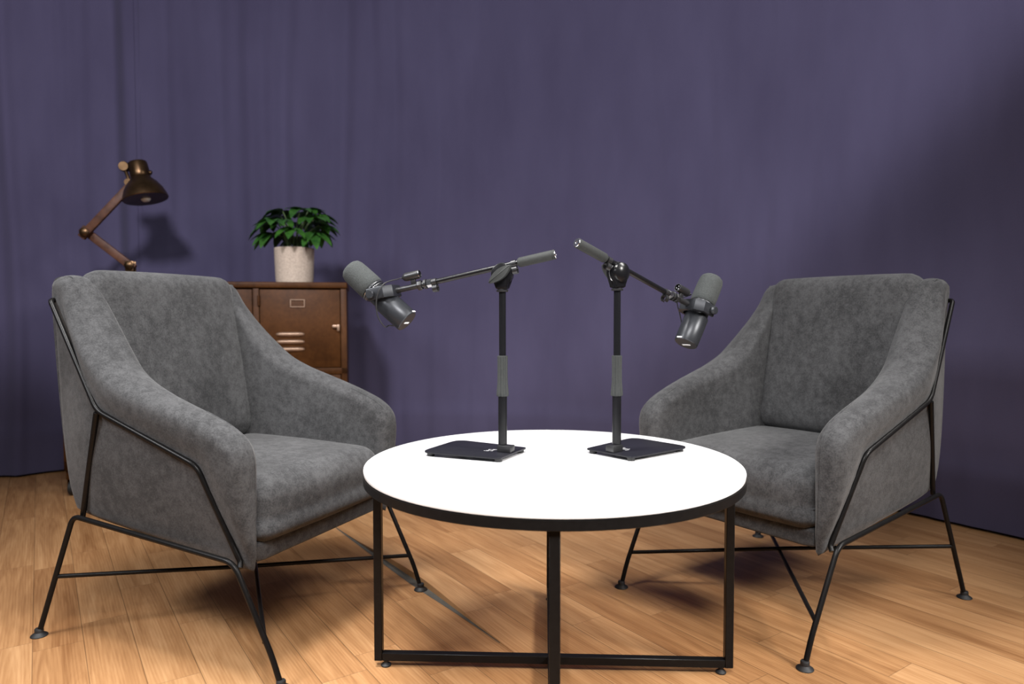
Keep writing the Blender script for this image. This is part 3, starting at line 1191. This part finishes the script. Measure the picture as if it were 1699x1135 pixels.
    pts = [xe, xe + bd * 0.008, cen + V((-0.036, 0.036, 0.026)), cen + V((-0.026, 0.046, 0.011)), cen + V((-0.018, 0.046, -0.008)), cen + V((-0.015, 0.042, -0.034)),
           cen + V((-0.018, 0.036, -0.056)), cen + V((-0.028, 0.026, -0.074)), cen - m * 0.068 + side * 0.036 + V((0, 0.006, 0)), cen - m * 0.078 + side * 0.028]
    tube(b, catmull(pts, 8), 0.0014, 8)
    finish(b, 'cable', MAT['foot'], root)
    return root


make_mic('dark grey microphone with foam end, tilted to upper left on the left stand', sL, BL, eL, 0.8822, 0.2985, 0.0005, R(40.8))
make_mic('dark grey microphone with foam end pointing up, on the right stand before the armchair', sR, BR, eR, 0.8846, 0.2800, 0.0015, R(58.2))

# ------------------------------------------------------------------ locker on castors
LA = R(12)
LW, LD, LH = 1.18, 0.42, 0.925
LX = V((math.cos(LA), math.sin(LA), 0))
LY = V((-math.sin(LA), math.cos(LA), 0))
LP = V((-1.912, 2.923, 0))              # front left corner on the floor
locker = thing('locker', 'low rusty brown steel locker on castors behind the left armchair', 'locker', LP, LA)
LM = MAT['locker']
Z0 = 0.115
b = bmesh.new()
box(b, (LW / 2, LD / 2 + 0.010, (Z0 + LH - 0.03) / 2), (LW - 0.006, LD - 0.016, LH - 0.03 - Z0), None, 0.003)
P = 0.028
fx = [0, 0.392, 0.784]
box(b, (LW / 2, 0.006, Z0 + 0.02), (LW, 0.014, 0.04), None, 0.002)
box(b, (LW / 2, 0.006, 0.520), (LW, 0.014, 0.030), None, 0.002)
for x in (0.013, 0.393, 0.787, LW - 0.013):
    box(b, (x, 0.006, (Z0 + LH - 0.03) / 2), (0.026, 0.014, LH - 0.03 - Z0), None, 0.002)
finish(b, 'carcass', LM, locker)
b = bmesh.new()
box(b, (LW / 2, LD / 2, LH - 0.014), (LW + 0.008, LD + 0.010, 0.028), None, 0.006, 3)
finish(b, 'top_panel', LM, locker)
for ci, (xa, xb) in enumerate(((0.029, 0.377), (0.409, 0.771), (0.803, LW - 0.029))):
    for za, zb in ((0.157, 0.503), (0.537, LH - 0.034)):
        b = bmesh.new()
        xm, zm, wd, hg = (xa + xb) / 2, (za + zb) / 2, xb - xa, zb - za
        box(b, (xm, 0.004, zm), (wd, 0.012, hg), None, 0.003)
        d = finish(b, 'door', LM, locker)
        # pressed louvres
        for k in range(3):
            b = bmesh.new()
            zc = zb - 0.200 - 0.034 * k - (0.0 if zb > 0.6 else 0.0)
            t = bmesh.new()
            bmesh.ops.create_uvsphere(t, u_segments=20, v_segments=10, radius=1.0)
            for v in t.verts:
                sx = abs(v.co.x) ** 0.5 * (1 if v.co.x > 0 else -1)
                v.co = V((xm - 0.045 + sx * 0.062 * (1 if abs(v.co.x) > 0 else 0), -0.0015 + v.co.y * 0.012, zc + v.co.z * 0.0085 - 0.003 * (v.co.z < 0)))
            add(b, t)
            finish(b, 'louvre', MAT['louvre'], d)
        # card holder
        b = bmesh.new()
        hx, hz = xm - 0.012, zb - 0.062
        for c, sz in (((hx, -0.004, hz + 0.016), (0.062, 0.006, 0.005)), ((hx, -0.004, hz - 0.016), (0.062, 0.006, 0.005)),
                      ((hx - 0.030, -0.004, hz), (0.005, 0.006, 0.036)), ((hx + 0.030, -0.004, hz), (0.005, 0.006, 0.036))):
            box(b, c, sz, None, 0.001, 1)
        finish(b, 'card_holder', MAT['louvre'], d)
        # latch on the right edge
        b = bmesh.new()
        box(b, (xb - 0.018, -0.008, zm + 0.010), (0.034, 0.018, 0.014), None, 0.004)
        box(b, (xb - 0.008, -0.016, zm + 0.004), (0.012, 0.012, 0.030), None, 0.003)
        finish(b, 'latch', MAT['louvre'], d)
        # hinges on the left edge
        for zz in (za + 0.05, zb - 0.05):
            b = bmesh.new()
            lathe(b, [(0.0, -0.022), (0.006, -0.022), (0.006, 0.022), (0.0, 0.022)], 12, M.Translation((xa - 0.004, -0.006, zz)))
            finish(b, 'hinge', LM, d)
for x in (0.012, LW - 0.035):
    for y in (0.035, LD - 0.04):
        b = bmesh.new()
        box(b, (x + 0.006, y, Z0 - 0.022), (0.034, 0.040, 0.046), None, 0.003)
        for s in (-1, 1):
            box(b, (x + s * 0.014 + 0.006, y, 0.062), (0.003, 0.026, 0.060), None, 0.001, 1)
        cs = finish(b, 'castor', LM, locker)
        b = bmesh.new()
        lathe(b, [(0.0, -0.011), (0.026, -0.011), (0.031, -0.008), (0.032, 0.0), (0.031, 0.008), (0.026, 0.011), (0.0, 0.011)], 28, along((1, 0, 0), (x + 0.006, y, 0.032)))
        finish(b, 'wheel', MAT['foot'], cs)


def on_locker(u, v):
    p = LP + LX * u + LY * v
    return (p.x, p.y, LH)


# ------------------------------------------------------------------ potted plant
pot_loc = on_locker(0.935, 0.20)
plant = thing('potted_plant', 'leafy green plant in a cream stoneware pot on the brown locker', 'plant', pot_loc, 0.4)
b = bmesh.new()
lathe(b, [(0.0, 0.0), (0.078, 0.0), (0.084, 0.004), (0.087, 0.02), (0.092, 0.150), (0.093, 0.166), (0.090, 0.170), (0.086, 0.166), (0.083, 0.150), (0.0, 0.148)], 40)
finish(b, 'pot', MAT['pot'], plant)
b = bmesh.new()
lathe(b, [(0.0, 0.140), (0.082, 0.140), (0.084, 0.152), (0.04, 0.158), (0.0, 0.160)], 32)
finish(b, 'soil', MAT['soil'], plant)
lr = random.Random(5)
fol, stm = bmesh.new(), bmesh.new()


def leaf(bm_, base, d, nrm, length, width, curl):
    d = d.normalized()
    sd = d.cross(nrm).normalized()
    nrm = sd.cross(d).normalized()
    n = 7
    rows = []
    for i in range(n + 1):
        t = i / n
        wd = width * (math.sin(math.pi * min(1, t * 0.92 + 0.05)) ** 0.75) * (1 - 0.45 * t) * 1.25
        if i == n:
            wd = 0
        c = base + d * (length * t) - V((0, 0, 1)) * (curl * length * t * t)
        fold_ = 0.25 * wd
        if wd == 0:
            rows.append([bm_.verts.new(c)])
        else:
            rows.append([bm_.verts.new(c - sd * wd + nrm * fold_), bm_.verts.new(c - sd * wd * 0.5 + nrm * fold_ * 0.35), bm_.verts.new(c),
                         bm_.verts.new(c + sd * wd * 0.5 + nrm * fold_ * 0.35), bm_.verts.new(c + sd * wd + nrm * fold_)])
    for a, c in zip(rows, rows[1:]):
        if len(c) == 1:
            for k in range(4):
                bm_.faces.new((a[k], a[k + 1], c[0]))
        else:
            for k in range(4):
                bm_.faces.new((a[k], a[k + 1], c[k + 1], c[k]))


for i in range(20):
    az = i * 2.39996 + lr.uniform(-0.25, 0.25)
    tilt = 0.12 + 0.98 * (i / 20) + lr.uniform(-0.08, 0.08)
    h = lr.uniform(0.135, 0.185) * (1.16 - 0.46 * i / 20)
    rad = 0.015 + 0.02 * lr.random()
    p0 = V((math.cos(az) * rad, math.sin(az) * rad, 0.152))
    hd = V((math.cos(az), math.sin(az), 0))
    tip = p0 + V((0, 0, h * math.cos(tilt * 0.55))) + hd * (h * math.sin(tilt) * 1.05)
    tube(stm, catmull([p0, (p0 + tip) / 2 + V((0, 0, 0.025)) - hd * 0.01, tip], 6), 0.0026, 6)
    for j in range(5):
        off = (-1.25, -0.62, 0.0, 0.62, 1.25)[j]
        a2 = az + off + lr.uniform(-0.12, 0.12)
        d = V((math.cos(a2), math.sin(a2), 0.22 - 0.5 * tilt + lr.uniform(-0.12, 0.1)))
        leaf(fol, tip, d, V((0, 0, 1)), lr.uniform(0.090, 0.130) * (0.8 if abs(off) > 1 else 1), lr.uniform(0.023, 0.032), lr.uniform(0.25, 0.6))
finish(fol, 'foliage', MAT['leaf'], plant, sharp=180)
finish(stm, 'stems', MAT['stem'], plant)

# ------------------------------------------------------------------ jointed desk lamp
lamp_loc = on_locker(0.215, 0.21)
lamp = thing('desk_lamp', 'jointed wooden desk lamp with a bronze bell shade on the brown locker', 'lamp', lamp_loc, LA)
b = bmesh.new()
lathe(b, [(0.0, 0.0), (0.080, 0.0), (0.082, 0.004), (0.080, 0.014), (0.020, 0.020), (0.014, 0.028), (0.014, 0.062), (0.0, 0.062)], 36)
finish(b, 'base', MAT['brass'], lamp)
J1 = V((0.0, 0.0, 0.078)); J2 = V((-0.172, 0.0, 0.222)); J3 = V((0.010, 0.0, 0.432))


def bar(bm_, a, c, wd, th, yoff, ext0=0.02, ext1=0.02):
    d = (c - a).normalized()
    f = axes(d, (0, 1, 0), d.cross(V((0, 1, 0))), a)
    L = (c - a).length
    box(bm_, ((L + ext1 - ext0) / 2, yoff, 0), (L + ext0 + ext1, th, wd), f, 0.004)


b = bmesh.new()
bar(b, J1, J2, 0.036, 0.024, 0.0, 0.02, 0.035)
finish(b, 'lower_arm', MAT['wood'], lamp)
b = bmesh.new()
bar(b, J2, J3, 0.034, 0.022, -0.026, 0.03, 0.0)
finish(b, 'upper_arm', MAT['wood'], lamp)
for J, w0, w1 in ((J1, -0.034, 0.034), (J2, -0.058, 0.030)):
    b = bmesh.new()
    f = axes((1, 0, 0), (0, 0, 1), (0, -1, 0), J)
    lathe(b, [(0.0, -w1), (0.012, -w1), (0.017, -w1 + 0.006), (0.017, -w1 + 0.012), (0.007, -w1 + 0.014), (0.007, -w0 - 0.014), (0.019, -w0 - 0.012), (0.019, -w0 - 0.005), (0.011, -w0), (0.0, -w0)], 20, f)
    if J is J1:
        for s in (-1, 1):
            box(b, (0, -0.017, s * 0.0175), (0.036, 0.075, 0.006), f, 0.002)
    finish(b, 'joint', MAT['brass'], lamp)
# bracket from the arm to the shade
SC = V((0.078, -0.026, 0.378))          # centre of the shade mouth
sax = V((-0.22, 0.10, 1.0)).normalized()
b = bmesh.new()
tube(b, fillet([J3 + V((-0.020, -0.026, -0.020)), J3 + V((0.0, -0.026, 0.030)), SC + sax * 0.150 + V((-0.060, 0, 0.0)), SC + sax * 0.160 + V((-0.02, 0, 0))], 0.02), 0.008, 10)
lathe(b, [(0.0, -0.020), (0.020, -0.020), (0.023, -0.014), (0.023, 0.014), (0.020, 0.020), (0.0, 0.020)], 20, axes((1, 0, 0), (0, 0, 1), (0, -1, 0), SC + sax * 0.150 + V((-0.058, 0, 0))))
lathe(b, [(0.0, -0.018), (0.016, -0.018), (0.018, -0.012), (0.018, 0.012), (0.016, 0.018), (0.0, 0.018)], 20, axes((1, 0, 0), (0, 0, 1), (0, -1, 0), J3 + V((0.0, -0.026, 0.018))))
finish(b, 'swivel', MAT['brass'], lamp)
b = bmesh.new()
prof_o = [(0.094, 0.0), (0.096, 0.003), (0.092, 0.020), (0.082, 0.044), (0.066, 0.068), (0.047, 0.088), (0.040, 0.098), (0.042, 0.102), (0.042, 0.118), (0.040, 0.156), (0.037, 0.164), (0.0, 0.166)]
prof_i = [(0.0, 0.150), (0.032, 0.150), (0.034, 0.100), (0.044, 0.086), (0.062, 0.066), (0.078, 0.042), (0.088, 0.018), (0.092, 0.002)]
sf = along(sax, SC)
lathe(b, [(r_, z_ * 1.06) for r_, z_ in prof_o + prof_i], 44, sf)
sh = finish(b, 'lamp_shade', MAT['brass'], lamp)
b = bmesh.new()
lathe(b, [(0.0, -0.012), (0.014, -0.009), (0.024, 0.004), (0.027, 0.020), (0.024, 0.040), (0.014, 0.065), (0.013, 0.100), (0.0, 0.100)], 28, sf)
finish(b, 'bulb', MAT['bulb'], lamp)
b = bmesh.new()
lathe(b, [(0.0, 0.0), (0.009, 0.0), (0.010, 0.004), (0.010, 0.010), (0.0, 0.014)], 16, along((1, 0, -0.1), SC + sax * 0.128 + V((0.040, 0, 0))))
finish(b, 'switch', MAT['brass'], sh)
